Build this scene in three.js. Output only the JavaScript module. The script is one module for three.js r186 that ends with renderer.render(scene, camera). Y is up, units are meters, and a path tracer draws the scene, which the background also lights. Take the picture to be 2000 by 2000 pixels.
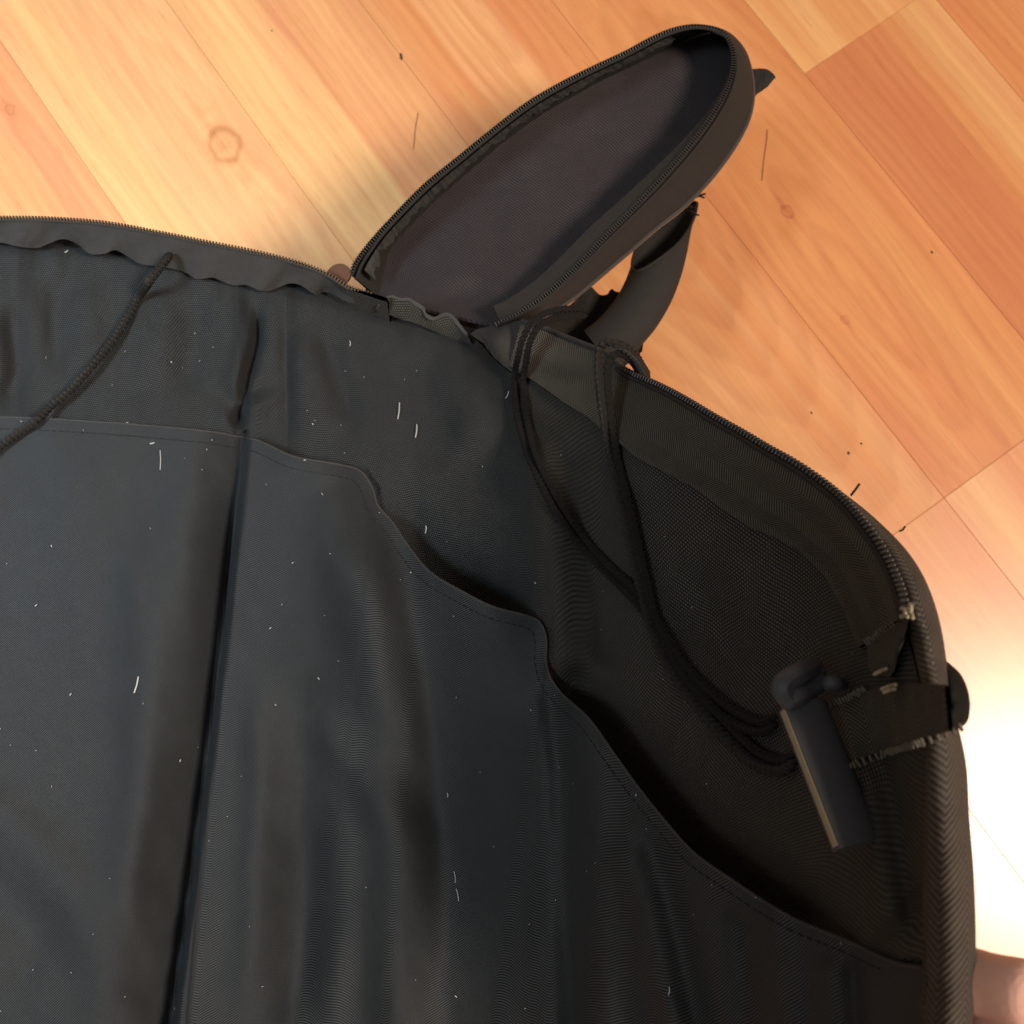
import * as THREE from 'three';
import { mergeGeometries, mergeVertices } from 'three/addons/utils/BufferGeometryUtils.js';
import { MarchingCubes } from 'three/addons/objects/MarchingCubes.js';

// ------------------------------------------------------------------ camera, light, exposure
const scene = new THREE.Scene();
const CAM_H = 0.72, TILT = THREE.MathUtils.degToRad(10), FOV = 51;
const camera = new THREE.PerspectiveCamera(FOV, 1, 0.02, 30);
camera.position.set(0, CAM_H, CAM_H * Math.tan(TILT));
camera.up.set(0, 0, -1);
camera.lookAt(0, 0, 0);
camera.focus = 0.43;
camera.userData.fStop = 19;
camera.updateMatrixWorld(true);

scene.background = new THREE.Color().setRGB(0.31, 0.25, 0.20);
scene.backgroundIntensity = 1;

const renderer = new THREE.WebGLRenderer({ antialias: true });
renderer.toneMapping = THREE.LinearToneMapping;
renderer.toneMappingExposure = 1;
renderer.shadowMap.enabled = true;
renderer.shadowMap.type = THREE.PCFSoftShadowMap;

function spot(color, intensity, pos, target, angle, penumbra, radius) {
  const l = new THREE.SpotLight(color, intensity, 0, angle, penumbra, 2);
  l.position.set(...pos); l.target.position.set(...target);
  l.castShadow = true; l.shadow.radius = radius; l.shadow.mapSize.set(2048, 2048);
  l.shadow.camera.near = 0.1; l.shadow.camera.far = 6; l.shadow.bias = -0.0005;
  scene.add(l, l.target);
  return l;
}
// room lamp up to the left (key) and a second ceiling lamp to the lower right whose reflection washes out the floor there
spot(new THREE.Color().setRGB(0.78, 0.92, 1), 24, [-1.0, 1.8, 0.30], [-0.42, 0, -0.05], 0.285, 1, 16);
spot(new THREE.Color().setRGB(1, 0.82, 0.66), 25, [1.42, 2.3, 0.45], [0.2, 0, 0], 0.9, 0.8, 13);

// ------------------------------------------------------------------ helpers
const V3 = (x, y, z) => new THREE.Vector3(x, y, z);
let seedState = 7;
const rnd = () => { seedState = (seedState * 1664525 + 1013904223) >>> 0; return seedState / 4294967296; };
const clamp = (x, a = 0, b = 1) => Math.min(b, Math.max(a, x));
const sstep = (a, b, x) => { const t = clamp((x - a) / (b - a)); return t * t * (3 - 2 * t); };
const lerp = (a, b, t) => a + (b - a) * t;
const hash2 = (x, y) => { let h = (Math.imul(x, 374761393) + Math.imul(y, 668265263)) | 0; h = Math.imul(h ^ (h >>> 13), 1274126177); return ((h ^ (h >>> 16)) >>> 0) / 4294967296; };
function vnoise(x, y) {
  const xi = Math.floor(x), yi = Math.floor(y), fx = x - xi, fy = y - yi, u = fx * fx * (3 - 2 * fx), v = fy * fy * (3 - 2 * fy);
  return lerp(lerp(hash2(xi, yi), hash2(xi + 1, yi), u), lerp(hash2(xi, yi + 1), hash2(xi + 1, yi + 1), u), v);
}
const fbm = (x, y) => 0.55 * vnoise(x, y) + 0.29 * vnoise(x * 2.1 + 7, y * 2.1 + 3) + 0.16 * vnoise(x * 4.3 + 1, y * 4.3 + 9);
function pnoise(x, y, p) {            // tiling noise, period p cells
  const m = (a) => ((a % p) + p) % p, xi = Math.floor(x), yi = Math.floor(y), fx = x - xi, fy = y - yi, u = fx * fx * (3 - 2 * fx), v = fy * fy * (3 - 2 * fy);
  return lerp(lerp(hash2(m(xi), m(yi)), hash2(m(xi + 1), m(yi)), u), lerp(hash2(m(xi), m(yi + 1)), hash2(m(xi + 1), m(yi + 1)), u), v);
}
// a sight line of the photographer's survey of the place: where it meets the level h metres above the floor
const S = 1932, FPX = (S / 2) / Math.tan(THREE.MathUtils.degToRad(FOV / 2));
const cX = new THREE.Vector3(), cY = new THREE.Vector3(), cZ = new THREE.Vector3();
camera.matrixWorld.extractBasis(cX, cY, cZ);
function at(x, y, h) {
  const d = V3(0, 0, 0).addScaledVector(cX, x - S / 2).addScaledVector(cY, -(y - S / 2)).addScaledVector(cZ, -FPX);
  return d.multiplyScalar((h - CAM_H) / d.y).add(camera.position);
}
const atA = (p) => at(p[0], p[1], p[2]);
function curve(pts, n) {             // Catmull-Rom through points of any dimension, n+1 samples spaced by length of first two
  const k = pts[0].length, L = [0];
  for (let i = 1; i < pts.length; i++) L.push(L[i - 1] + Math.hypot(pts[i][0] - pts[i - 1][0], pts[i][1] - pts[i - 1][1]) + 1e-6);
  const ev = (t) => {
    const s = clamp(t) * L[L.length - 1];
    let i = 0; while (i < pts.length - 2 && s > L[i + 1]) i++;
    const a = (s - L[i]) / (L[i + 1] - L[i]), p1 = pts[i], p2 = pts[i + 1], p0 = pts[i - 1] || p1, p3 = pts[i + 2] || p2, dt = L[i + 1] - L[i];
    const o = [];
    for (let c = 0; c < k; c++) {
      const m1 = i > 0 ? (p2[c] - p0[c]) / (L[i + 1] - L[i - 1]) * dt : p2[c] - p1[c];
      const m2 = i < pts.length - 2 ? (p3[c] - p1[c]) / (L[i + 2] - L[i]) * dt : p2[c] - p1[c];
      const a2 = a * a, a3 = a2 * a;
      o.push((2 * a3 - 3 * a2 + 1) * p1[c] + (a3 - 2 * a2 + a) * m1 + (-2 * a3 + 3 * a2) * p2[c] + (a3 - a2) * m2);
    }
    return o;
  };
  if (n === undefined) return ev;
  return Array.from({ length: n + 1 }, (_, i) => ev(i / n));
}
function field(ctrl) {                // thin-plate spline z(x, y) through control points
  const n = ctrl.length, N = n + 3, sc = 1 / 1000, A = Array.from({ length: N }, () => new Float64Array(N + 1));
  const U = (r2) => (r2 < 1e-12 ? 0 : r2 * Math.log(r2));
  ctrl.forEach((p, i) => {
    ctrl.forEach((q, j) => { A[i][j] = U(((p[0] - q[0]) ** 2 + (p[1] - q[1]) ** 2) * sc * sc); });
    A[i][i] += 2e-4;
    A[i][n] = A[n][i] = 1; A[i][n + 1] = A[n + 1][i] = p[0] * sc; A[i][n + 2] = A[n + 2][i] = p[1] * sc; A[i][N] = p[2];
  });
  for (let c = 0; c < N; c++) {
    let b = c; for (let r = c + 1; r < N; r++) if (Math.abs(A[r][c]) > Math.abs(A[b][c])) b = r;
    [A[c], A[b]] = [A[b], A[c]];
    for (let r = 0; r < N; r++) if (r !== c) { const f = A[r][c] / A[c][c]; if (f) for (let k = c; k <= N; k++) A[r][k] -= f * A[c][k]; }
  }
  const w = A.map((row, i) => row[N] / row[i]);
  return (x, y) => {
    let s = w[n] + w[n + 1] * x * sc + w[n + 2] * y * sc;
    for (let i = 0; i < n; i++) s += w[i] * U(((x - ctrl[i][0]) ** 2 + (y - ctrl[i][1]) ** 2) * sc * sc);
    return s;
  };
}
function fold(poly, prof, fade = 60) { // a crease along a line: prof(signed distance, run 0..1), right-hand side positive
  const L = [0]; for (let i = 1; i < poly.length; i++) L.push(L[i - 1] + Math.hypot(poly[i][0] - poly[i - 1][0], poly[i][1] - poly[i - 1][1]));
  const T = L[L.length - 1];
  return (x, y) => {
    let best = 1e18, bd = 0, bt = 0, over = 0;
    for (let i = 0; i < poly.length - 1; i++) {
      const [ax, ay] = poly[i], ux = poly[i + 1][0] - ax, uy = poly[i + 1][1] - ay, l2 = ux * ux + uy * uy;
      const t0 = ((x - ax) * ux + (y - ay) * uy) / l2, t = clamp(t0), dx = x - ax - ux * t, dy = y - ay - uy * t, d2 = dx * dx + dy * dy;
      if (d2 < best) {
        best = d2; bd = (dx * -uy + dy * ux < 0 ? 1 : -1) * Math.sqrt(d2); bt = (L[i] + t * Math.sqrt(l2)) / T;
        const l = Math.sqrt(l2); over = (i === 0 && t0 < 0) ? -t0 * l : (i === poly.length - 2 && t0 > 1) ? (t0 - 1) * l : 0;
      }
    }
    const run = bt * T, end = sstep(0, fade, run) * sstep(0, fade, T - run);
    return over > 0 && fade > 0 ? 0 : prof(bd, bt) * (fade > 0 ? end : 1);
  };
}
const bump = (w) => (d) => Math.exp(-(d * d) / (w * w));

// a cloth sheet with real thickness: fn(s, t) -> Vector3, uv in metres along the cloth
function sheet(ns, nt, fn, thick = 0.0012, uvTurn = 0) {
  const G = []; for (let j = 0; j <= nt; j++) for (let i = 0; i <= ns; i++) G.push(fn(i / ns, j / nt));
  const id = (i, j) => j * (ns + 1) + i, uu = new Float32Array(G.length), vv = new Float32Array(G.length);
  const jm = nt >> 1;
  const along = new Float32Array(ns + 1);
  for (let i = 1; i <= ns; i++) along[i] = along[i - 1] + G[id(i, jm)].distanceTo(G[id(i - 1, jm)]);
  for (let i = 0; i <= ns; i++) { let a = 0; for (let j = 0; j <= nt; j++) { if (j) a += G[id(i, j)].distanceTo(G[id(i, j - 1)]); uu[id(i, j)] = along[i]; vv[id(i, j)] = a; } }
  const pos = [], uv = [], idx = [];
  G.forEach((p, k) => { pos.push(p.x, p.y, p.z); const c = Math.cos(uvTurn), s = Math.sin(uvTurn); uv.push(uu[k] * c - vv[k] * s, uu[k] * s + vv[k] * c); });
  for (let j = 0; j < nt; j++) for (let i = 0; i < ns; i++) idx.push(id(i, j), id(i, j + 1), id(i + 1, j), id(i + 1, j), id(i, j + 1), id(i + 1, j + 1));
  const g = new THREE.BufferGeometry();
  g.setAttribute('position', new THREE.Float32BufferAttribute(pos, 3)); g.setAttribute('uv', new THREE.Float32BufferAttribute(uv, 2)); g.setIndex(idx);
  g.computeVertexNormals();
  const N = g.attributes.normal; let vote = 0;
  for (let k = 0; k < G.length; k += 7) vote += (N.getX(k) * (camera.position.x - G[k].x) + N.getY(k) * (camera.position.y - G[k].y) + N.getZ(k) * (camera.position.z - G[k].z)) > 0 ? 1 : -1;
  const sg = vote >= 0 ? 1 : -1;
  if (sg < 0) { for (let k = 0; k < idx.length; k += 3) [idx[k], idx[k + 1]] = [idx[k + 1], idx[k]]; }
  const n0 = G.length, P2 = pos.slice(), U2 = uv.slice(), NN = [], I2 = idx.slice();
  for (let k = 0; k < n0; k++) NN.push(N.getX(k) * sg, N.getY(k) * sg, N.getZ(k) * sg);
  for (let k = 0; k < n0; k++) { P2.push(pos[3 * k] - NN[3 * k] * thick, pos[3 * k + 1] - NN[3 * k + 1] * thick, pos[3 * k + 2] - NN[3 * k + 2] * thick); U2.push(uv[2 * k], uv[2 * k + 1]); }
  for (let k = 0; k < n0; k++) NN.push(-NN[3 * k], -NN[3 * k + 1], -NN[3 * k + 2]);
  for (let k = 0; k < idx.length; k += 3) I2.push(idx[k] + n0, idx[k + 2] + n0, idx[k + 1] + n0);
  const ring = [];
  for (let i = 0; i < ns; i++) ring.push(id(i, 0)); for (let j = 0; j < nt; j++) ring.push(id(ns, j));
  for (let i = ns; i > 0; i--) ring.push(id(i, nt)); for (let j = nt; j > 0; j--) ring.push(id(0, j));
  const base = P2.length / 3, C = V3(0, 0, 0);
  ring.forEach((k, r) => {
    const a = G[ring[(r + ring.length - 1) % ring.length]], b = G[ring[(r + 1) % ring.length]];
    C.set(NN[3 * k], NN[3 * k + 1], NN[3 * k + 2]).cross(V3().subVectors(b, a)).normalize().multiplyScalar(-sg || 1);
    for (const q of [k, k + n0]) { P2.push(P2[3 * q], P2[3 * q + 1], P2[3 * q + 2]); U2.push(U2[2 * q], U2[2 * q + 1]); NN.push(C.x, C.y, C.z); }
  });
  for (let r = 0; r < ring.length; r++) { const a = base + 2 * r, b = base + 2 * ((r + 1) % ring.length); I2.push(a, b, a + 1, a + 1, b, b + 1); }
  const o = new THREE.BufferGeometry();
  o.setAttribute('position', new THREE.Float32BufferAttribute(P2, 3)); o.setAttribute('normal', new THREE.Float32BufferAttribute(NN, 3));
  o.setAttribute('uv', new THREE.Float32BufferAttribute(U2, 2)); o.setIndex(I2);
  return o;
}
class Path extends THREE.Curve {      // polyline through smooth points
  constructor(pts) { super(); this.c = new THREE.CatmullRomCurve3(pts, false, 'centripetal'); }
  getPoint(t, o = new THREE.Vector3()) { return this.c.getPoint(t, o); }
}
function tube(pts, r, seg, rad = 8, taper) {
  const c = new Path(pts), g = new THREE.TubeGeometry(c, seg, 1, rad, false), len = c.getLength(), p = g.attributes.position, u = g.attributes.uv, q = V3();
  for (let i = 0; i <= seg; i++) {
    c.getPointAt(i / seg, q);
    const rr = typeof r === 'function' ? r(i / seg) : r;
    for (let j = 0; j <= rad; j++) {
      const k = i * (rad + 1) + j;
      p.setXYZ(k, q.x + (p.getX(k) - q.x) * rr, q.y + (p.getY(k) - q.y) * rr, q.z + (p.getZ(k) - q.z) * rr);
      u.setXY(k, u.getX(k) * len, u.getY(k) * 2 * Math.PI * rr);
    }
  }
  g.computeVertexNormals();
  const caps = [0, 1].map((e) => { const s = new THREE.SphereGeometry(typeof r === 'function' ? r(e) : r, 8, 6); c.getPoint(e, q); s.translate(q.x, q.y, q.z); return s; });
  return mergeGeometries([g, ...caps]);
}
// a braided round cord: plies of beads standing out of the tube
function braid(pts, r, pitch, seg) {
  const c = new Path(pts), len = c.getLength(), n = seg || Math.round(len / pitch * 8), rad = 12, fr = c.computeFrenetFrames(n, false);
  const pos = [], uv = [], idx = [], q = V3();
  for (let i = 0; i <= n; i++) {
    c.getPointAt(i / n, q); const a = i / n * len, e = Math.min(1, Math.sqrt(Math.min(i, n - i) / 6));
    for (let j = 0; j <= rad; j++) {
      const th = j / rad * 2 * Math.PI, w = Math.sin(2 * th + 2 * Math.PI * a / pitch) * Math.sin(2 * th - 2 * Math.PI * a / pitch);
      const rr = r * (0.86 + 0.34 * w) * e, x = Math.cos(th) * rr, y = Math.sin(th) * rr, N = fr.normals[i], B = fr.binormals[i];
      pos.push(q.x + N.x * x + B.x * y, q.y + N.y * x + B.y * y, q.z + N.z * x + B.z * y); uv.push(a, th * r);
    }
  }
  for (let i = 0; i < n; i++) for (let j = 0; j < rad; j++) { const a = i * (rad + 1) + j, b = a + rad + 1; idx.push(a, b, a + 1, a + 1, b, b + 1); }
  const g = new THREE.BufferGeometry(); g.setAttribute('position', new THREE.Float32BufferAttribute(pos, 3)); g.setAttribute('uv', new THREE.Float32BufferAttribute(uv, 2)); g.setIndex(idx); g.computeVertexNormals();
  return g;
}
// small solids set along a path: f(point, tangent, i) -> [axis direction, length, radius]
function beads(pts, pitch, make, up) {
  const c = new Path(pts), len = c.getLength(), n = Math.max(1, Math.round(len / pitch)), out = [], m = new THREE.Matrix4();
  for (let i = 0; i <= n; i++) {
    const p = c.getPointAt(i / n), t = c.getTangentAt(i / n), u = up(p, i / n).clone(), s = V3().crossVectors(u, t).normalize(); u.crossVectors(t, s).normalize();
    m.makeBasis(s, u, t); m.setPosition(p);
    out.push(make(i).applyMatrix4(m));
  }
  return mergeGeometries(out);
}
const used = new Set();
function numbered(n) { if (!used.has(n)) { used.add(n); return n; } let k = 1; while (used.has(`${n}_${String(k).padStart(3, '0')}`)) k++; const r = `${n}_${String(k).padStart(3, '0')}`; used.add(r); return r; }
function part(name, g, m, parent, extra) {
  const o = new THREE.Mesh(g, m); o.name = parent === scene ? numbered(name) : name; o.castShadow = o.receiveShadow = true;
  if (extra) Object.assign(o.userData, extra);
  parent.add(o); return o;
}
const STUFF = { kind: 'stuff' };

// ------------------------------------------------------------------ materials
function tex(w, h, f, srgb = true) {  // f(x, y) -> linear rgb or grey
  const d = new Uint8Array(w * h * 4), enc = (x) => { x = clamp(x); return Math.round(255 * (srgb ? (x <= 0.0031308 ? 12.92 * x : 1.055 * Math.pow(x, 1 / 2.4) - 0.055) : x)); };
  for (let y = 0; y < h; y++) for (let x = 0; x < w; x++) {
    const c = f(x, y), k = (y * w + x) * 4;
    if (typeof c === 'number') d[k] = d[k + 1] = d[k + 2] = enc(c); else { d[k] = enc(c[0]); d[k + 1] = enc(c[1]); d[k + 2] = enc(c[2]); }
    d[k + 3] = 255;
  }
  const t = new THREE.DataTexture(d, w, h); t.wrapS = t.wrapT = THREE.RepeatWrapping; t.magFilter = THREE.LinearFilter; t.minFilter = THREE.LinearMipmapLinearFilter; t.generateMipmaps = true;
  if (srgb) t.colorSpace = THREE.SRGBColorSpace;
  t.needsUpdate = true; return t;
}
const TW = 2 * Math.PI;
const weaves = {
  twill: (x, y, n = 512) => { const a = Math.sin(TW * (x * 20 + y * 32) / n) * 0.5 + 0.5, b = Math.sin(TW * (x * 32 - y * 20) / n) * 0.5 + 0.5; return 0.75 * a + 0.25 * a * b; },
  canvas: (x, y, n = 512) => { const q = 24 * y / n, a = 0.5 + 0.5 * Math.sin(TW * 24 * x / n + Math.PI * (Math.floor(q) % 2)), b = Math.sin(Math.PI * (q - Math.floor(q))); return clamp((0.25 + 0.75 * a) * Math.pow(b, 0.8)); },
  herring: (x, y, n = 512) => { const z = Math.abs(((y / n * 2) % 1) - 0.5) * 2; return 0.5 + 0.5 * Math.sin(TW * (x / n * 20 + z * 4)); },
  rib: (x, y, n = 512) => { const a = 0.5 + 0.5 * Math.sin(TW * 24 * x / n); return a * (0.7 + 0.3 * Math.sin(TW * 48 * y / n)); },
};
function cloth(kind, tile, rgb, lo, hi, o = {}) {
  const W = weaves[kind], N = 512;
  const map = tex(N, N, (x, y) => {
    const w = W(x, y), k = lerp(lo, hi, w) * (0.9 + 0.2 * pnoise(x / 8, y / 8, 64)) * (0.96 + 0.08 * pnoise(x / 64, y / 64, 8));
    const sp = hash2(x * 3 + 11, y * 5 + 2) > 0.9985 ? 1.6 : 1;
    return [rgb[0] * k * sp, rgb[1] * k * sp, rgb[2] * k * sp];
  });
  const bm = tex(N, N, (x, y) => W(x, y) * 0.85 + 0.15 * pnoise(x / 6, y / 6, 512 / 6 | 0), false);
  map.repeat.set(1 / tile, 1 / tile); bm.repeat.set(1 / tile, 1 / tile);
  return new THREE.MeshPhysicalMaterial({ map, bumpMap: bm, bumpScale: o.bump ?? 0.00022, roughness: o.rough ?? 0.72, specularIntensity: o.spec ?? 0.5, sheen: o.sheen ?? 0.08, sheenRoughness: 0.5, sheenColor: new THREE.Color().setRGB(...(o.sheenColor ?? [0.25, 0.27, 0.3])), side: THREE.DoubleSide });
}
const M = {
  pocket: cloth('twill', 0.028, [0.0250, 0.0280, 0.0310], 0.2, 2.0, { rough: 0.6, spec: 0.4, sheen: 0.04 }),
  hem: cloth('twill', 0.028, [0.050, 0.049, 0.048], 0.5, 1.5, { rough: 0.7, spec: 0.4, sheen: 0.04 }),
  lining: cloth('canvas', 0.027, [0.0275, 0.0295, 0.0310], 0.05, 2.4, { bump: 0.0006, rough: 0.64, spec: 0.35, sheen: 0.03 }),
  gusset: cloth('canvas', 0.030, [0.0385, 0.0368, 0.0328], 0.05, 2.3, { rough: 0.62, spec: 0.3, bump: 0.0007, sheen: 0.02 }),
  tape: cloth('herring', 0.030, [0.050, 0.046, 0.039], 0.35, 1.7, { rough: 0.8, spec: 0.3, sheen: 0.03, bump: 0.0004 }),
  binding: cloth('herring', 0.038, [0.050, 0.043, 0.036], 0.6, 1.45, { rough: 0.85, spec: 0.3, sheen: 0.03, bump: 0.00035 }),
  tapePlain: cloth('rib', 0.022, [0.034, 0.032, 0.031], 0.8, 1.2, { rough: 0.85, bump: 0.0001 }),
  tray: cloth('canvas', 0.036, [0.032, 0.0275, 0.0305], 0.1, 2.1, { rough: 0.8, spec: 0.4, sheenColor: [0.25, 0.2, 0.25] }),
  web: cloth('rib', 0.020, [0.024, 0.0215, 0.020], 0.6, 1.4, { rough: 0.75 }),
  fray: cloth('twill', 0.010, [0.075, 0.072, 0.070], 0.4, 1.6, { rough: 0.95 }),
  cord: cloth('twill', 0.006, [0.012, 0.010, 0.0085], 0.4, 1.8, { rough: 0.7, bump: 0.0003 }),
  cordGrey: cloth('twill', 0.006, [0.032, 0.029, 0.026], 0.3, 2.0, { rough: 0.42, bump: 0.0003 }),
  teeth: new THREE.MeshPhysicalMaterial({ color: new THREE.Color().setRGB(0.020, 0.018, 0.016), roughness: 0.36, specularIntensity: 0.9 }),
  teethBrass: new THREE.MeshPhysicalMaterial({ color: new THREE.Color().setRGB(0.06, 0.042, 0.026), roughness: 0.4 }),
  piping: new THREE.MeshPhysicalMaterial({ color: new THREE.Color().setRGB(0.035, 0.032, 0.031), roughness: 0.24, clearcoat: 0.6, clearcoatRoughness: 0.15 }),
  stitch: new THREE.MeshStandardMaterial({ color: new THREE.Color().setRGB(0.065, 0.058, 0.045), roughness: 0.6 }),
  stitchPale: new THREE.MeshStandardMaterial({ color: new THREE.Color().setRGB(0.26, 0.23, 0.16), roughness: 0.6 }),
  lint: new THREE.MeshStandardMaterial({ color: new THREE.Color().setRGB(0.42, 0.43, 0.42), roughness: 0.9 }),
  hair: new THREE.MeshStandardMaterial({ color: new THREE.Color().setRGB(0.20, 0.10, 0.045), roughness: 0.6 }),
  crumb: new THREE.MeshStandardMaterial({ color: new THREE.Color().setRGB(0.05, 0.03, 0.02), roughness: 0.9 }),
  floorShade: new THREE.MeshStandardMaterial({ color: new THREE.Color().setRGB(0.085, 0.034, 0.015), roughness: 0.7 }),  // brown of floor in shadow, put into the colour
  pull: new THREE.MeshPhysicalMaterial({ color: new THREE.Color().setRGB(0.050, 0.053, 0.062), roughness: 0.5, specularIntensity: 0.6 }),
  pullEdgeLit: new THREE.MeshPhysicalMaterial({ color: new THREE.Color().setRGB(0.34, 0.30, 0.20), metalness: 0.2, roughness: 0.45 }),  // beige carries the warm lamplight on the side of the pull
};

// ------------------------------------------------------------------ the floor: strips of printed laminate
const ANG = THREE.MathUtils.degToRad(54.8), e1 = [Math.cos(ANG), Math.sin(ANG)], e2 = [-Math.sin(ANG), Math.cos(ANG)], ROW = 0.1172, ROW0 = 0.105;
const loc = (x, y) => { const p = at(x, y, 0); return [p.x * e1[0] + p.z * e1[1], p.x * e2[0] + p.z * e2[1]]; };   // (along, across) in metres
const rgbS = (r, g, b) => { const c = new THREE.Color().setRGB(r / 255, g / 255, b / 255, THREE.SRGBColorSpace); return [c.r, c.g, c.b]; };
function wood(o, len) {               // u along, w across (0 at the s-side nearer the lower left)
  const W = 192, H = Math.min(2048, Math.round(len / ROW * W / 1.6)), sd = o.seed * 37.7;
  return tex(H, W, (px, py) => {
    const u = px / H * len, w = (1 - py / W) * ROW;
    let g = w + (fbm(u * 3.2 + sd, w * 9) - 0.5) * 0.022 + (fbm(u * 11 + sd, w * 30) - 0.5) * 0.005, dark = 0, red = 0;
    for (const k of o.knots || []) {
      const du = u - k[0], dw = w - k[1], d = Math.hypot(du / 2.4, dw);
      g += (dw > 0 ? 1 : -1) * k[2] * 0.9 * Math.exp(-(d * d) / (k[2] * k[2] * 3));
      const q = Math.hypot(du / 1.25, dw) * (1 + 0.3 * (vnoise(Math.atan2(dw, du) * 2 + 9, sd) - 0.5)) / k[2];
      dark += k[3] * (Math.exp(-((q - 0.8) ** 2) / 0.03) * 0.9 + sstep(0.9, 0.2, q) * 0.35 * (0.6 + 0.8 * vnoise(q * 7, Math.atan2(dw, du) * 2)));
      const tail = Math.exp(-(dw * dw) / (k[2] * k[2] * 0.09 * (1 + 6 * vnoise(u * 60, sd)))) * sstep(k[2] * 5, k[2] * 1.1, Math.abs(du));
      dark += k[3] * tail * 0.7 * vnoise(u * 160 + sd, w * 80); red += Math.exp(-d * d / (k[2] * k[2] * 1.6)) * k[3];
    }
    const cath = o.cath ? Math.sqrt((g - o.cath[1]) ** 2 + ((u - o.cath[0]) * o.cath[2]) ** 2) : g * 0.8 + u * 0.006;
    const c = cath * (o.freq || 150) + fbm(u * 2 + sd, w * 40) * 1.2, f = c - Math.floor(c);
    const ring = sstep(0.15, 0.8, f) * sstep(1, 0.86, f);
    const fine = vnoise(u * 22 + sd, w * 900) * 0.6 + vnoise(u * 70 + sd, w * 2200) * 0.4;
    const pore = sstep(0.80, 0.95, vnoise(u * 55 + sd * 2, w * 1500)) * (0.4 + 0.6 * vnoise(u * 4, w * 60 + sd));
    const band = fbm(u * 1.6 + sd * 3, g * 55);
    let mix = sstep(0.3, 0.72, band);
    const A = o.a, B = o.b, S0 = o.sap;
    let r = lerp(A[0], B[0], mix), gg = lerp(A[1], B[1], mix), b = lerp(A[2], B[2], mix);
    if (S0) { const k = S0[3] > 0 ? sstep(S0[1] + 0.006, S0[1] - 0.004, g) : sstep(S0[1] - 0.006, S0[1] + 0.004, g); r = lerp(r, S0[0][0], k * S0[2]); gg = lerp(gg, S0[0][1], k * S0[2]); b = lerp(b, S0[0][2], k * S0[2]); }
    if (o.zone) { const [z0, z1, col, w0, w1] = o.zone; const k = sstep(z0 - 0.01, z0 + 0.01, u + (band - 0.5) * 0.03) * sstep(z1 + 0.05, z1 - 0.05, u + (band - 0.5) * 0.2) * sstep(w0 - 0.012, w0, g + (band - 0.5) * 0.01) * sstep(w1 + 0.012, w1, g + (band - 0.5) * 0.02); r = lerp(r, col[0], k); gg = lerp(gg, col[1], k); b = lerp(b, col[2], k); }
    const k = 1 - (o.ring ?? 0.16) * 0.42 * ring - 0.12 * (fine - 0.5) - 0.17 * pore - dark * 0.42;
    const tone = (0.92 + 0.16 * fbm(u * 5 + sd, g * 160)) * (0.95 + 0.10 * fbm(u * 9 + sd * 5, w * 34)), rosy = sstep(0.45, 0.75, fbm(u * 5 + sd * 7, w * 22));
    return [0.93 * r * (1 - (1 - k) * 0.75) * tone, 0.835 * gg * k * (1 - 0.10 * red - 0.06 * rosy) * tone * tone, 0.765 * b * (1 - (1 - k) * 1.15) * (1 - 0.12 * red) * tone * tone];
  });
}
const pale = rgbS(222, 179, 131), tan = rgbS(216, 164, 116), pink = rgbS(212, 155, 112), orange = rgbS(208, 146, 95), amber = rgbS(212, 156, 102), dark = rgbS(200, 134, 90), yel = rgbS(224, 184, 131);
const floor = new THREE.Group(); floor.name = 'floor'; floor.userData.kind = 'structure'; scene.add(floor);
const kn = loc(424, 272), j1 = loc(1510, 144)[0], j2 = loc(1757, 957)[0], kk1 = loc(1485, 398), kk2 = loc(1594, 602), sw = loc(830, 70);
const across = (j, w) => ROW0 - ROW * j - w;                  // from the lower-left edge of row j
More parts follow.
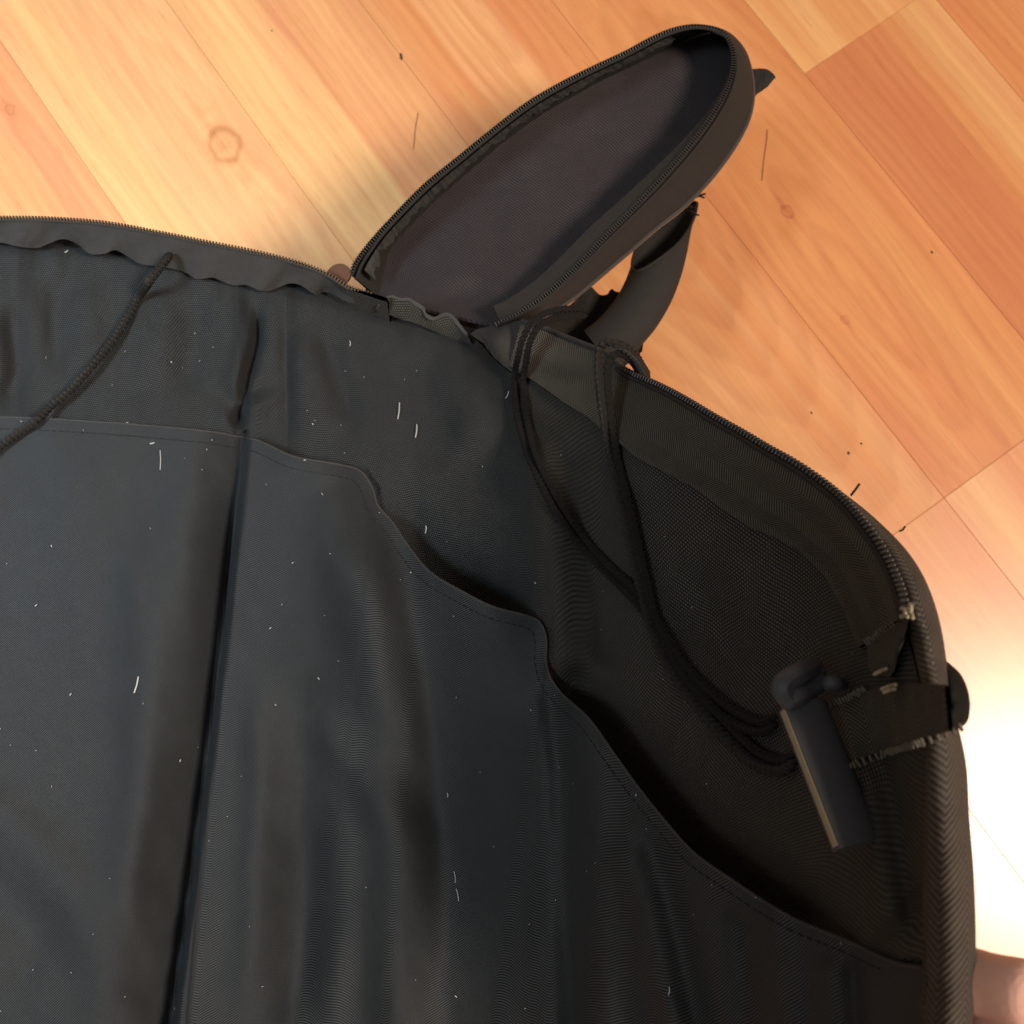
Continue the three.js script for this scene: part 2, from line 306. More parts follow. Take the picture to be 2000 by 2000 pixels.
function strip(j, u0, u1, o, material) {
  const len = u1 - u0, h = 0.008, c = 0.00025, y0 = 0, gap = 0.00008;
  const w0 = ROW0 - ROW * (j + 1) + gap, w1 = ROW0 - ROW * j - gap, a = u0 + gap, b = u1 - gap;
  const pos = [], nor = [], uv = [], idx = [];
  const put = (u, w, y) => { pos.push(u * e1[0] + w * e2[0], y, u * e1[1] + w * e2[1]); uv.push((u - u0) / len, (w - (ROW0 - ROW * (j + 1))) / ROW); return pos.length / 3 - 1; };
  const rings = [[[a + c, w0 + c], [b - c, w0 + c], [b - c, w1 - c], [a + c, w1 - c], 0], [[a, w0], [b, w0], [b, w1], [a, w1], -c], [[a, w0], [b, w0], [b, w1], [a, w1], -h]];
  const quad = (p, q, r, s) => { const k = [p, q, r, s].map((v) => put(...v)); idx.push(k[0], k[2], k[1], k[0], k[3], k[2]); };
  const R = rings.map((r) => r.slice(0, 4).map((p) => [p[0], p[1], r[4] + y0]));
  quad(...R[0]);
  for (let l = 0; l < 2; l++) for (let s = 0; s < 4; s++) { const n = (s + 1) % 4; quad(R[l][n], R[l][s], R[l + 1][s], R[l + 1][n]); }
  let g = new THREE.BufferGeometry(); g.setAttribute('position', new THREE.Float32BufferAttribute(pos, 3)); g.setAttribute('uv', new THREE.Float32BufferAttribute(uv, 2)); g.setIndex(idx);
  g = g.toNonIndexed(); g.computeVertexNormals();
  if (g.attributes.normal.getY(0) < 0) { const p = g.attributes.position, q = g.attributes.uv; for (let k = 0; k < p.count; k += 3) { for (const at of [p, q]) for (let c2 = 0; c2 < at.itemSize; c2++) { const t = at.array[k * at.itemSize + c2]; at.array[k * at.itemSize + c2] = at.array[(k + 1) * at.itemSize + c2]; at.array[(k + 1) * at.itemSize + c2] = t; } } g.computeVertexNormals(); }
  const m = material || new THREE.MeshPhysicalMaterial({ map: wood(o, len), roughness: 0.34, clearcoat: 0.7, clearcoatRoughness: 0.27 });
  part('plank', g, m, floor);
  return m;
}
const L0 = -0.95, seen = [
  [-1, -0.62, 0.25, { seed: 3, a: pink, b: tan, ring: 0.14, knots: [[loc(4, 215)[0] + 0.62, 0.095, 0.004, 0.5]] }],
  [0, -0.80, 0.30, { seed: 5, a: pale, b: rgbS(219, 173, 127), ring: 0.16, freq: 90, cath: [kn[0] + 0.80, ROW0 - kn[1], 0.22], sap: [yel, 0.035, 0.8, 1], knots: [[kn[0] + 0.80, ROW0 - kn[1], 0.013, 0.75]] }],
  [1, -0.72, 0.10, { seed: 8, a: tan, b: pink, ring: 0.16, sap: [yel, 0.052, 0.85, 1] }],
  [1, 0.10, 0.95, { seed: 9, a: tan, b: pink, ring: 0.12 }],
  [2, -0.90, j2, { seed: 12, a: tan, b: orange, ring: 0.22, freq: 110, cath: [sw[0] + 0.90, 0.072, 0.22] }],
  [2, j2, 1.0, { seed: 14, a: pink, b: tan, ring: 0.12 }],
  [3, -0.84, j2, { seed: 17, a: amber, b: orange, ring: 0.22, freq: 100, cath: [kk2[0] + 0.84, 0.05, 0.2], knots: [[kk1[0] + 0.84, across(3, kk1[1]), 0.0045, 0.9], [kk2[0] + 0.84, across(3, kk2[1]), 0.003, 0.7]] }],
  [3, j2, 1.0, { seed: 19, a: pink, b: tan, ring: 0.12, sap: [pale, 0.04, 0.9, 1] }],
  [4, -0.95, j1, { seed: 21, a: amber, b: yel, ring: 0.10 }],
  [4, j1, 0.95, { seed: 24, a: rgbS(207, 146, 98), b: amber, ring: 0.16, zone: [-0.02, 0.33, dark, 0, 0.062], sap: [rgbS(218, 174, 120), 0.083, 0.9, -1] }],
  [5, -0.90, 0.50, { seed: 27, a: orange, b: rgbS(206, 144, 96), ring: 0.15 }],
];
const mats = seen.map(([j, a, b, o]) => strip(j, a, b, o));
const ends = new Map(); for (const [j, a, b] of seen) { const e = ends.get(j) || [9, -9]; ends.set(j, [Math.min(e[0], a), Math.max(e[1], b)]); }
for (let j = -9; j <= 10; j++) {
  const e = ends.get(j);
  const fill = (a, b) => { let u = a; while (u < b - 1e-6) { const n = Math.min(b, u + 0.55 + 0.5 * rnd()); const v = b - n < 0.2 ? b : n; strip(j, u, v, null, mats[Math.floor(rnd() * mats.length)]); u = v; } };
  if (e) { fill(-1.4, e[0]); fill(e[1], 1.4); } else fill(-1.4, 1.4);
}
const under = new THREE.PlaneGeometry(8, 8); under.rotateX(-Math.PI / 2); under.translate(0, -0.0075, 0);
part('subfloor', under, new THREE.MeshStandardMaterial({ color: new THREE.Color().setRGB(0.10, 0.05, 0.025), roughness: 0.9 }), floor);

// ------------------------------------------------------------------ the backpack
const bag = new THREE.Group(); bag.name = 'backpack';
bag.userData = { label: 'open black backpack on the wooden floor, its oval front pocket folded back', category: 'backpack' };
scene.add(bag);

// --- the lie of the cloth inside the bag
const Lf = field([
  [-150, 440, .195], [0, 470, .192], [300, 500, .19], [600, 555, .19], [-150, 800, .205], [0, 800, .2], [300, 810, .2], [460, 826, .2], [640, 870, .21], [-150, 2000, .215], [300, 2000, .215], [0, 1400, .205], [600, 1500, .205],
  [720, 600, .19], [850, 640, .195], [950, 680, .205], [985, 610, .20], [1155, 672, .25], [1300, 757, .30], [1500, 875, .36], [1640, 1000, .40], [1710, 1155, .425], [1750, 1300, .44], [1800, 1600, .45], [1840, 1900, .455], [1840, 2050, .455],
  [800, 900, .215], [960, 1000, .235], [1010, 1180, .248], [1100, 1300, .268], [1200, 1100, .285], [1300, 1300, .315], [1450, 1450, .35], [1500, 1200, .35], [1600, 1600, .39], [1740, 1825, .43], [1400, 1800, .335], [1100, 1700, .265], [900, 1600, .225], [900, 2050, .23], [1300, 2000, .31],
]);
const lineFolds = [
  fold([[115, 500], [105, 600], [110, 720]], (d) => -0.006 * bump(28)(d) + 0.004 * bump(30)(d - 60), 70),
  fold([[20, 560], [35, 700], [0, 790]], (d) => -0.008 * bump(25)(d), 60),
  fold([[375, 540], [370, 640], [345, 760]], (d) => -0.006 * bump(32)(d) + 0.004 * bump(40)(d + 70), 70),
  fold([[270, 500], [285, 580], [300, 640]], (d) => -0.004 * bump(18)(d), 50),
  fold([[482, 560], [482, 640], [464, 710], [456, 760], [440, 830]], (d) => (d < 0 ? 0.007 * Math.exp(-((d + 18) ** 2) / 500) : 0.004 * Math.exp(-((d - 30) ** 2) / 500)) - 0.007 * Math.exp(-(d * d) / 130), 60),
  fold([[428, 720], [436, 770], [462, 812]], (d) => -0.007 * bump(17)(d), 40),
  fold([[440, 735], [468, 768], [505, 760], [545, 735]], (d) => 0.003 * bump(16)(d) - 0.003 * bump(16)(d - 30), 40),
  fold([[539, 600], [541, 720], [545, 850]], (d) => -0.004 * bump(12)(d) + 0.003 * bump(24)(d - 30), 60),
  fold([[598, 600], [640, 720], [680, 830]], (d) => -0.006 * bump(22)(d) + 0.005 * bump(40)(d + 50), 70),
  fold([[760, 640], [800, 780], [830, 900]], (d) => -0.005 * bump(40)(d) + 0.005 * bump(45)(d - 80), 80),
  fold([[890, 650], [905, 760], [880, 880]], (d) => 0.005 * bump(40)(d), 80),
  fold([[1000, 820], [1030, 1000], [1062, 1150], [1085, 1290]], (d) => 0.010 * bump(36)(d) - 0.008 * bump(30)(d - 70), 60),
  fold([[1200, 900], [1250, 1050], [1330, 1250]], (d) => -0.006 * bump(45)(d), 80),
  fold([[1360, 1000], [1420, 1120], [1480, 1280]], (d) => 0.006 * bump(50)(d) - 0.005 * bump(35)(d + 85), 80),
  fold([[1600, 1380], [1640, 1550], [1680, 1800]], (d) => 0.005 * bump(30)(d) - 0.006 * bump(26)(d - 55), 80),
];
const wrinkle = (x, y, a) => a * ((fbm(x / 150 + 3, y / 230 + 8) - 0.5) + 0.08 * (fbm(x / 70 + 31, y / 90 + 18) - 0.5));
const edgeTop = [[-160, 792], [0, 787], [100, 791], [200, 797], [300, 805], [400, 815], [455, 825], [480, 829], [505, 839], [550, 860], [600, 870], [640, 877], [680, 889], [703, 922], [713, 954], [740, 985], [770, 1030], [810, 1078], [870, 1115], [930, 1145], [1013, 1170], [1030, 1200], [1031, 1250], [1040, 1281], [1062, 1311], [1110, 1355], [1150, 1410], [1200, 1480], [1260, 1555], [1310, 1610], [1380, 1660], [1440, 1700], [1500, 1735], [1560, 1760], [1620, 1785], [1660, 1805], [1700, 1819], [1741, 1825]];
const Df = field([[-150, 790, .004], [0, 790, .004], [200, 797, .006], [460, 826, .007], [540, 855, .010], [640, 878, .006], [700, 930, .006], [770, 1030, .019], [850, 1105, .029], [930, 1145, .026], [1015, 1170, .005], [1030, 1240, .005], [1060, 1310, .012], [1150, 1410, .024], [1260, 1555, .030], [1380, 1660, .025], [1500, 1735, .015], [1620, 1785, .006], [1741, 1825, .0025], [1741, 2050, .0025], [0, 1400, .012], [600, 1400, .014], [300, 2000, .014], [-150, 2000, .012], [800, 1400, .014], [1000, 1600, .02], [1200, 1900, .024], [1500, 1950, .012]]);
const pocketFolds = [
  // the long crease: cloth rolls down into it from the left and stands up again sharply on the right
  fold([[466, 780], [456, 860], [445, 966], [415, 1226], [386, 1466], [360, 1666], [325, 1916], [300, 2060]], (d, t) => {
    const a = 0.022 * lerp(0.4, 1, sstep(0.03, 0.18, t)), w = lerp(0.75, 1.15, t);
    return d < 0 ? -a * Math.pow(clamp((d + 125 * w) / (125 * w)), 2) + 0.005 * Math.exp(-((d + 120 * w) ** 2) / (60 * 60)) : -a * sstep(13, 0, d);
  }, 0),
  fold([[660, 830], [690, 900], [735, 1050], [770, 1200], [800, 1380], [815, 1550], [825, 1750], [830, 2060]], (d, t) => {
    const k = lerp(1, 0.5, sstep(0.5, 1, t)) * lerp(0.35, 1, sstep(0.04, 0.2, t));
    return k * (0.014 * Math.exp(-((d + 75) ** 2) / (62 * 62)) - 0.012 * Math.exp(-((d - 25) ** 2) / (d < 25 ? 45 * 45 : 110 * 110)));
  }, 0),
  fold([[255, 980], [270, 1200], [262, 1500], [230, 1780]], (d) => 0.004 * bump(40)(d), 120),
  fold([[480, 1250], [490, 1500], [465, 1960]], (d) => 0.005 * bump(32)(d) - 0.005 * bump(40)(d - 85), 150),
  fold([[560, 1300], [640, 1420], [700, 1500], [790, 1640]], (d) => 0.005 * bump(38)(d) - 0.004 * bump(45)(d - 75), 150),
  fold([[640, 1480], [650, 1700], [620, 2000]], (d) => 0.005 * bump(34)(d) - 0.005 * bump(40)(d + 75), 120),
  fold([[690, 1640], [740, 1880], [730, 2140]], (d) => 0.004 * bump(40)(d), 160),
  fold([[-100, 1440], [60, 1600], [150, 1700], [200, 1860]], (d) => 0.005 * bump(60)(d) - 0.004 * bump(60)(d + 110), 120),
  fold([[1035, 1270], [1060, 1450], [1070, 1700], [1085, 2050]], (d) => -0.009 * bump(26)(d) + 0.006 * bump(34)(d - 62) , 60),
  fold([[1160, 1560], [1220, 1750], [1290, 2050]], (d) => 0.006 * bump(30)(d) - 0.006 * bump(28)(d - 60), 70),
  fold([[1380, 1690], [1400, 1800], [1420, 2050]], (d) => -0.006 * bump(30)(d) + 0.005 * bump(36)(d - 70), 60),
  fold([[1560, 1790], [1570, 1900], [1575, 2050]], (d) => 0.004 * bump(30)(d) - 0.004 * bump(24)(d - 50), 50),
];
const pocket = (x, y) => { let h = Lf(x, y) + Df(x, y) + wrinkle(x + 900, y, 0.006); for (const f of pocketFolds) h += f(x, y); return h; };
// below the mouth of the pocket the lining stays behind it; in front of the two gaping places it sinks a little
const mouth = fold(edgeTop, (d) => d, 0);
const lining = (x, y) => {
  let h = Lf(x, y) + wrinkle(x, y, 0.008); for (const f of lineFolds) h += f(x, y);
  const d = -mouth(x, y), gape = sstep(715, 800, x) * sstep(1020, 960, x) + sstep(1045, 1110, x) * sstep(1640, 1500, x);
  h += 0.0042 * sstep(1000, 900, x) * (vnoise(x / 34 + 5, y / 120) + 0.3 * vnoise(x / 14 + 3, y / 60) - 0.65) * Math.exp(-Math.max(0, y - lerp(462, 590, clamp(x / 720))) / 85);
  h -= 0.018 * gape * Math.exp(-((d < 0 ? d : d) ** 2) / 4000) * (d > 0 ? 1 : 1);
  if (d > -12 && x < 1742) h = Math.min(h, pocket(x, y) - 0.003 - 0.012 * sstep(0, 60, d));
  return h;
};
const withH = (fn, off = 0) => (p) => at(p[0], p[1], fn(p[0], p[1]) + off);

// wavy lower edge of the left zip tape
const wavy = [[-160, 470], [-60, 462], [0, 458], [35, 465], [70, 468], [91, 460], [119, 451], [147, 461], [168, 478], [196, 479], [217, 472], [238, 482], [266, 498], [305, 503], [350, 514], [371, 526], [402, 524], [420, 531], [441, 538], [465, 538], [490, 548], [507, 549], [546, 535], [567, 538], [595, 556], [609, 551], [630, 556], [655, 570], [676, 574], [705, 575], [731, 570]];
const topLine = [[-160, 418], [0, 412.5], [100, 414], [200, 422], [300, 440], [400, 460], [480, 476], [560, 496], [620, 519], [655, 541], [690, 553], [730, 566]];
{
  const tl = curve(topLine), wv = curve(wavy);
  // lining of the left half: from under the tape down behind the pocket
  const top = curve([[-160, 440], [0, 440], [200, 450], [400, 490], [470, 503], [548, 520]]);
  const bot = curve([[-160, 1000], [0, 1000], [300, 1010], [450, 1040], [552, 1070]]);
  part('lining', sheet(190, 130, (s, t) => {
    const a = top(s), b = bot(s), x = lerp(a[0], b[0], t), y = lerp(a[1], b[1], t);
    return at(x, y, lining(x, y) + 0.004 * sstep(0.5, 0.05, t) - 0.008 * sstep(0.08, 0, t));
  }, 0.0011, 0), M.lining, bag);
  // the right side of the bag, in coarser cloth, rising towards the raised edge
  const gt = curve([[542, 520], [640, 545], [720, 574], [800, 592], [850, 608], [930, 628], [975, 640], [1020, 646], [1100, 668], [1180, 716], [1300, 772], [1400, 830], [1500, 890], [1600, 968], [1660, 1060], [1696, 1150], [1720, 1230], [1742, 1330], [1750, 1420], [1750, 1500], [1749, 1650], [1749, 1800], [1748, 1930], [1748, 2070]]);
  const gb = curve([[1050, 1432], [1085, 1475], [1120, 1520], [1170, 1590], [1220, 1660], [1280, 1740], [1340, 1800], [1400, 1860], [1460, 1910], [1500, 1960], [1540, 2000], [1570, 2025], [1600, 2045], [1660, 2070]]);
  const gl = curve([[546, 1072], [640, 1105], [740, 1160], [840, 1230], [940, 1320], [1010, 1390], [1050, 1432]]);
  const side = (s0, s1, n, foot) => sheet(n, 180, (q, t) => {
    const s = lerp(s0, s1, q), a = gt(s), b = foot(q), x = lerp(a[0], b[0], t), y = lerp(a[1], b[1], t);
    return at(x, y, lining(x, y) + lerp(0.0003, 0.0016, sstep(0.1, 0.28, s)) + 0.004 * sstep(0.5, 0.05, t) * sstep(0.12, 0, s) - 0.008 * sstep(0.08, 0, t) * sstep(0.30, 0.2, s));
  }, 0.0011, 0);
  let sw0 = 0; while (gt(sw0)[0] < 972) sw0 += 0.001;
  part('lining', side(0, sw0, 130, gl), M.lining, bag);
  part('side_panel', side(sw0, 1, 230, gb), M.gusset, bag);
  // zip tape on the left rim
  const tapeL = part('zipper_tape', sheet(240, 14, (s, t) => {
    const a = tl(s), b = wv(clamp((a[0] + 160) / 888 * 1.0)), q = wv(s), x = lerp(a[0], q[0], t), y = lerp(a[1], q[1], t);
    const h = 0.205 - 0.010 * t + 0.012 * s * (1 - s) - 0.006 * sstep(0.75, 1, s) + 0.0016 * Math.sin(s * 61 + t * 2) * t + 0.0025 * t * (fbm(s * 40, t * 2) - 0.5);
    return at(x, y, h + 0.0015);
  }, 0.0011), M.tapePlain, bag);
  const th = (s) => 0.2065 + 0.012 * s * (1 - s) - 0.006 * sstep(0.75, 1, s);
  const pts = Array.from({ length: 60 }, (_, i) => { const s = i / 59 * 0.965, a = tl(s); return at(a[0], a[1] - 1.0, th(s)); });
  part('zipper_teeth', beads(pts, 0.00165, () => new THREE.BoxGeometry(0.0022, 0.0012, 0.0008), () => V3(0, 1, 0)), M.teethBrass, tapeL, STUFF);
  part('zipper_cord', tube(pts.map((p) => p.clone().add(V3(0, -0.0004, 0.0009))), 0.0007, 200, 6), M.tapePlain, tapeL);
}
// --- slip pocket with its hem
{
  const et = curve(edgeTop, 360), bt = curve([[-160, 2070], [200, 2070], [500, 2070], [800, 2070], [1100, 2070], [1400, 2070], [1600, 2070], [1741, 2075]]);
  const vE = (i) => et[i];
  const nS = 360;
  const p = part('slip_pocket', sheet(nS, 230, (s, t) => {
    const a = vE(Math.round(s * nS)), b = bt(s), x = lerp(a[0], b[0], t), y = lerp(a[1], b[1], t);
    return at(x, y, pocket(x, y));
  }, 0.0013, 0.25), M.pocket, bag);
  const hem = et.filter((_, i) => i % 2 === 0).map((q) => at(q[0], q[1], pocket(q[0], q[1]) - 0.0004));
  part('hem', tube(hem, 0.0006, 500, 6), M.hem, p);
  // stitch line a little below the hem
  const st = et.filter((_, i) => i % 2 === 0 && i > 10 && i < 350).map((q, i, arr) => { const n = arr[Math.min(i + 1, arr.length - 1)], o = arr[Math.max(i - 1, 0)]; const dx = n[0] - o[0], dy = n[1] - o[1], l = Math.hypot(dx, dy); const x = q[0] - dy / l * 22, y = q[1] + dx / l * 22; return at(x, y, pocket(x, y) + 0.0002); });
  part('stitching', beads(st, 0.0034, () => { const g = new THREE.CapsuleGeometry(0.00022, 0.0019, 2, 5); g.rotateX(Math.PI / 2); return g; }, () => V3(0, 1, 0)), M.pocket, p, STUFF);
}
// --- zip tape along the raised right rim
const zr = [[985, 604, .212], [1020, 614, .216], [1060, 631, .222], [1100, 647, .232], [1140, 663, .243], [1157, 674, .250], [1172, 692, .257], [1192, 704, .264], [1222, 717, .275], [1260, 735, .289], [1300, 757, .304], [1350, 787, .320], [1400, 815, .335], [1450, 845, .350], [1500, 873, .364], [1550, 907, .377], [1590, 940, .389], [1630, 985, .402], [1665, 1035, .412], [1690, 1085, .421], [1704, 1125, .428], [1710, 1158, .431]];
const zl = [[960, 690], [981, 702], [1020, 728], [1065, 760], [1114, 791], [1130, 806], [1145, 818], [1174, 840], [1205, 865], [1265, 896], [1314, 924], [1366, 963], [1415, 994], [1464, 1015], [1489, 1029], [1501, 1034], [1530, 1060], [1557, 1090], [1581, 1133], [1595, 1160], [1606, 1190], [1618, 1222]];
{
  const a = curve(zr), b = curve(zl);
  const tp = part('zipper_tape', sheet(150, 18, (s, t) => {
    const p = a(s), q = b(s), x = lerp(p[0], q[0], t), y = lerp(p[1], q[1], t), h1 = lining(q[0], q[1]) + 0.0055, h = lerp(p[2], h1, t * t * (1.6 - 0.6 * t));
    return at(x, y, h + 0.0010 * Math.sin(s * 40 + t * 3) * t);
  }, 0.0012), M.tape, bag);
  const pts = Array.from({ length: 70 }, (_, i) => { const p = a(lerp(0.215, 1, i / 69)); return at(p[0], p[1], p[2] + 0.001); });
  part('zipper_teeth', beads(pts, 0.0022, () => { const g = new THREE.CapsuleGeometry(0.00075, 0.0014, 3, 8); g.rotateZ(Math.PI / 2); return g; }, (p) => V3().subVectors(camera.position, p).normalize()), M.teeth, tp, STUFF);
  part('zipper_cord', tube(pts.map((p) => p.clone().add(V3(-0.0012, -0.0008, 0.0016))), 0.0009, 160, 6), M.web, tp);
  const fp = Array.from({ length: 20 }, (_, i) => { const p = a(lerp(0, 0.23, i / 19)); return at(p[0] + 1, p[1] + 2, p[2] + 0.0005); });
  part('hem', tube(fp, 0.0014, 60, 7), M.tapePlain, tp);
}
// --- binding that wraps the raised edge, from the zip end down to the hand
const outer = [[1560, 908, .380], [1600, 936, .389], [1640, 968, .396], [1680, 1005, .402], [1716, 1045, .406], [1744, 1090, .410], [1764, 1140, .416], [1777, 1190, .420], [1785, 1240, .424], [1791, 1290, .428], [1800, 1340, .431], [1815, 1400, .434], [1824, 1450, .436], [1829, 1540, .438], [1837, 1640, .440], [1841, 1740, .441], [1841, 1840, .441], [1836, 1932, .441], [1830, 2070, .441]];
const inner = [[1552, 915], [1586, 942], [1622, 982], [1652, 1025], [1676, 1070], [1692, 1110], [1702, 1150], [1712, 1190], [1722, 1230], [1730, 1270], [1740, 1320], [1745, 1370], [1744, 1420], [1743, 1520], [1742, 1620], [1741, 1720], [1741, 1830], [1739, 1932], [1736, 2070]];
{
  const a = curve(inner), b = curve(outer);
  part('edge_binding', sheet(160, 26, (s, t) => {
    const p = a(s), q = b(s), x = lerp(p[0], q[0], t), y = lerp(p[1], q[1], t), hi = Lf(p[0], p[1]) + 0.0045;
    const bulge = 0.0055 * sstep(0, 0.25, s) * Math.sin(Math.PI * Math.min(1, t * 0.95)) ;
    return at(x, y, lerp(hi, Math.max(q[2], hi - 0.004), t) - 0.003 * (1 - sstep(0, 0.10, t)) + bulge - 0.007 * Math.pow(t, 6) + 0.0006 * Math.sin(s * 90) * t);
  }, 0.0016), M.binding, bag);
  // outside of the bag below the binding, down to the floor
  part('outer_shell', sheet(80, 30, (s, t) => {
    const q = b(s), p = at(q[0] - 16, q[1], Math.max(q[2], 0.3) - 0.010), c = V3(lerp(p.x, 0.05 + 0.02 * s, 0.45), 0.006, p.z - 0.0 + 0.02);
    const h = V3().lerpVectors(p, c, t); h.x -= 0.0 + 0.02 * Math.sin(Math.PI * t); return h;
  }, 0.002), M.gusset, bag);
}
// back of the left rim down to the floor, so that the bag has a body
{
  const tl = curve(topLine);
  part('back_panel', sheet(120, 20, (s, t) => { const a = tl(s), p = at(a[0], a[1] + 4, 0.203); const q = p.clone(); q.y = lerp(0.203, 0.004, t); q.z += 0.012 * t + 0.018 * Math.sin(Math.PI * t); return q; }, 0.002), M.gusset, bag);
}
// --- front pocket folded back: a shallow oval tray
const R = [[662, 517, .198], [672, 494, .198], [702, 455, .196], [742, 411, .194], [800, 352, .192], [866, 298, .190], [940, 238, .188], [1000, 193, .186], [1060, 158, .185], [1120, 128, .184], [1180, 100, .183], [1232, 72, .182], [1272, 56, .181], [1310, 50, .180], [1345, 55, .180], [1370, 68, .180], [1382, 92, .180], [1383, 128, .181], [1370, 170, .182], [1345, 215, .183], [1308, 266, .184], [1258, 325, .186], [1200, 388, .188], [1140, 448, .191], [1080, 510, .195], [1030, 556, .199], [975, 594, .203], [936, 612, .205]];
const B = [[722, 568, .178], [724, 520, .172], [742, 466, .166], [798, 404, .160], [864, 342, .156], [943, 276, .153], [1008, 228, .150], [1075, 187, .149], [1135, 153, .148], [1195, 124, .147], [1245, 100, .146], [1292, 78, .146], [1340, 62, .148], [1378, 72, .150], [1402, 98, .152], [1415, 138, .153], [1419, 180, .154], [1412, 220, .155], [1395, 258, .156], [1368, 300, .158], [1334, 343, .160], [1289, 389, .163], [1240, 427, .166], [1195, 466, .170], [1136, 516, .176], [1080, 562, .183], [1030, 592, .189], [950, 618, .195]];
{
  const tray = part('front_pocket', new THREE.BufferGeometry(), M.tray, bag);
  const r = curve(R), b = curve(B);
  const rA = Array.from({ length: 181 }, (_, i) => r(i / 180));
  // the floor of the tray between its left and right edge
  const mid = 13 / 27 + 0.02, bl = (s) => { const q = b(s * mid); return [q[0] - 7, q[1] - 5, q[2]]; }, br = (s) => b(1 - s * (1 - mid));
  tray.geometry = sheet(90, 70, (t, s) => {
    const p = bl(s), q = br(s), x = lerp(p[0], q[0], t), y = lerp(p[1], q[1], t);
    return at(x, y, lerp(p[2], q[2], t) + 0.0010 - 0.007 * Math.sin(Math.PI * t) * Math.sin(Math.PI * Math.min(1, s * 1.1)) + 0.006 * (fbm(x / 130, y / 90) - 0.5) - 0.004 * Math.exp(-(((x - 880) / 60) ** 2 + ((y - 560) / 30) ** 2)));
  }, 0.0016, 0.3);
  part('pocket_wall', sheet(220, 12, (s, t) => {
    const p = r(s), q = b(s), k = Math.sin(Math.PI * t);
    const x = lerp(p[0], q[0], t), y = lerp(p[1], q[1], t), ox = x - 1080, oy = y - 320, l = Math.hypot(ox, oy), o = s > 0.42 && s < 0.95 ? 5 : 0;
    return at(x + ox / l * k * o, y + oy / l * k * o, lerp(p[2], q[2], t));
  }, 0.0012), M.web, tray);
  // seam allowance, frayed and wavy, inside the left wall
  const inw = (s, k) => { const p = r(s), q = b(s); return [lerp(p[0], q[0], k), lerp(p[1], q[1], k), lerp(p[2], q[2], k)]; };
  part('frayed_seam', sheet(300, 4, (s0, t) => {
    const s = lerp(0.015, 0.47, s0), wob = 0.42 * (fbm(s0 * 46, 3.1) - 0.5) + 0.26 * (fbm(s0 * 130, 9) - 0.5);
    const p = inw(s, lerp(0.26, 0.62 + wob, t));
    return at(p[0] + 3, p[1] + 2, p[2] + 0.007 + 0.005 * (fbm(s0 * 70, t * 2) - 0.5));
  }, 0.0006), M.fray, tray);
  // inner zip tape on the right
  part('zipper_tape', sheet(140, 8, (s0, t) => {
    const s = lerp(0.55, 0.995, s0), p = r(s), n = r(s - 0.004), dx = p[0] - n[0], dy = p[1] - n[1], l = Math.hypot(dx, dy), w = lerp(6, 34, sstep(0, 0.75, s0)) * t;
    return at(p[0] - dy / l * w, p[1] + dx / l * w, p[2] - 0.003 * t - 0.0005);
  }, 0.0009), M.web, tray);
  // teeth all the way round, piping on the outer edge
  const tp = rA.map((p) => at(p[0], p[1], p[2] + 0.0008));
  part('zipper_teeth', beads(tp, 0.00165, () => { const g = new THREE.CapsuleGeometry(0.00042, 0.0022, 2, 6); g.rotateZ(Math.PI / 2); return g; }, (p) => V3().subVectors(camera.position, p).normalize()), M.teeth, tray, STUFF);
  const rim2 = rA.map((p, i) => { const q = b(i / 180); return at(lerp(p[0], q[0], 0.18), lerp(p[1], q[1], 0.18), p[2] + 0.0002); });
  part('zipper_cord', tube(rim2, 0.0009, 400, 6), M.web, tray);
  part('piping', tube(Array.from({ length: 90 }, (_, i) => { const p = b(lerp(0.47, 0.985, i / 89)); return at(p[0], p[1], p[2] + 0.0005); }), 0.0018, 300, 10), M.piping, tray);
}


// --- the hinge of the front pocket: torn seams and tape ends
function ruled(name, A, Bc, hA, hB, m, parent, n = 90, k = 8, thick = 0.0009, wob = 0) {
  const a = curve(A), b = curve(Bc);
  return part(name, sheet(n, k, (s, t) => { const p = a(s), q = b(s); const h = lerp(p[2] ?? hA, q[2] ?? hB, t); return at(lerp(p[0], q[0], t), lerp(p[1], q[1], t), h + wob * (fbm(s * 9 + 4, t * 2 + p[0] * 0.01) - 0.5) + wob * 0.6 * Math.sin(Math.PI * t)); }, thick), m, parent);
}
ruled('hinge_panel', [[690, 540], [735, 556], [790, 566], [850, 590], [900, 600], [950, 600], [1000, 596], [1030, 600]], [[690, 590], [735, 606], [800, 625], [850, 640], [900, 655], [950, 668], [1000, 668], [1030, 660]], .176, .184, M.tray, bag, 90, 10, 0.001, 0.003);
const torn = ruled('torn_seam', [[709, 578], [722, 566], [735, 559], [737, 564], [755, 565], [772, 565], [779, 568], [785, 573], [794, 577], [801, 584], [804, 594], [817, 602], [826, 599], [839, 594], [848, 594], [853, 598], [860, 606], [870, 616], [884, 634]], [[709, 590], [725, 592], [740, 596], [745, 598], [762, 604], [780, 609], [786, 611], [794, 614], [802, 617], [808, 620], [814, 623], [825, 628], [835, 632], [845, 636], [855, 640], [862, 643], [870, 646], [882, 652], [895, 658]], .198, .193, M.gusset, bag, 160, 8, 0.0009, 0.002);
ruled('frayed_edge', [[712, 574], [735, 557], [755, 562], [772, 562], [785, 569], [801, 580], [804, 590], [818, 598], [840, 590], [854, 594], [868, 611], [884, 631]], [[714, 580], [736, 563], [754, 568], [770, 568], [782, 576], [797, 586], [802, 597], [818, 605], [840, 597], [850, 600], [863, 616], [881, 637]], .199, .1985, M.fray, torn, 120, 3, 0.0007, 0.001);
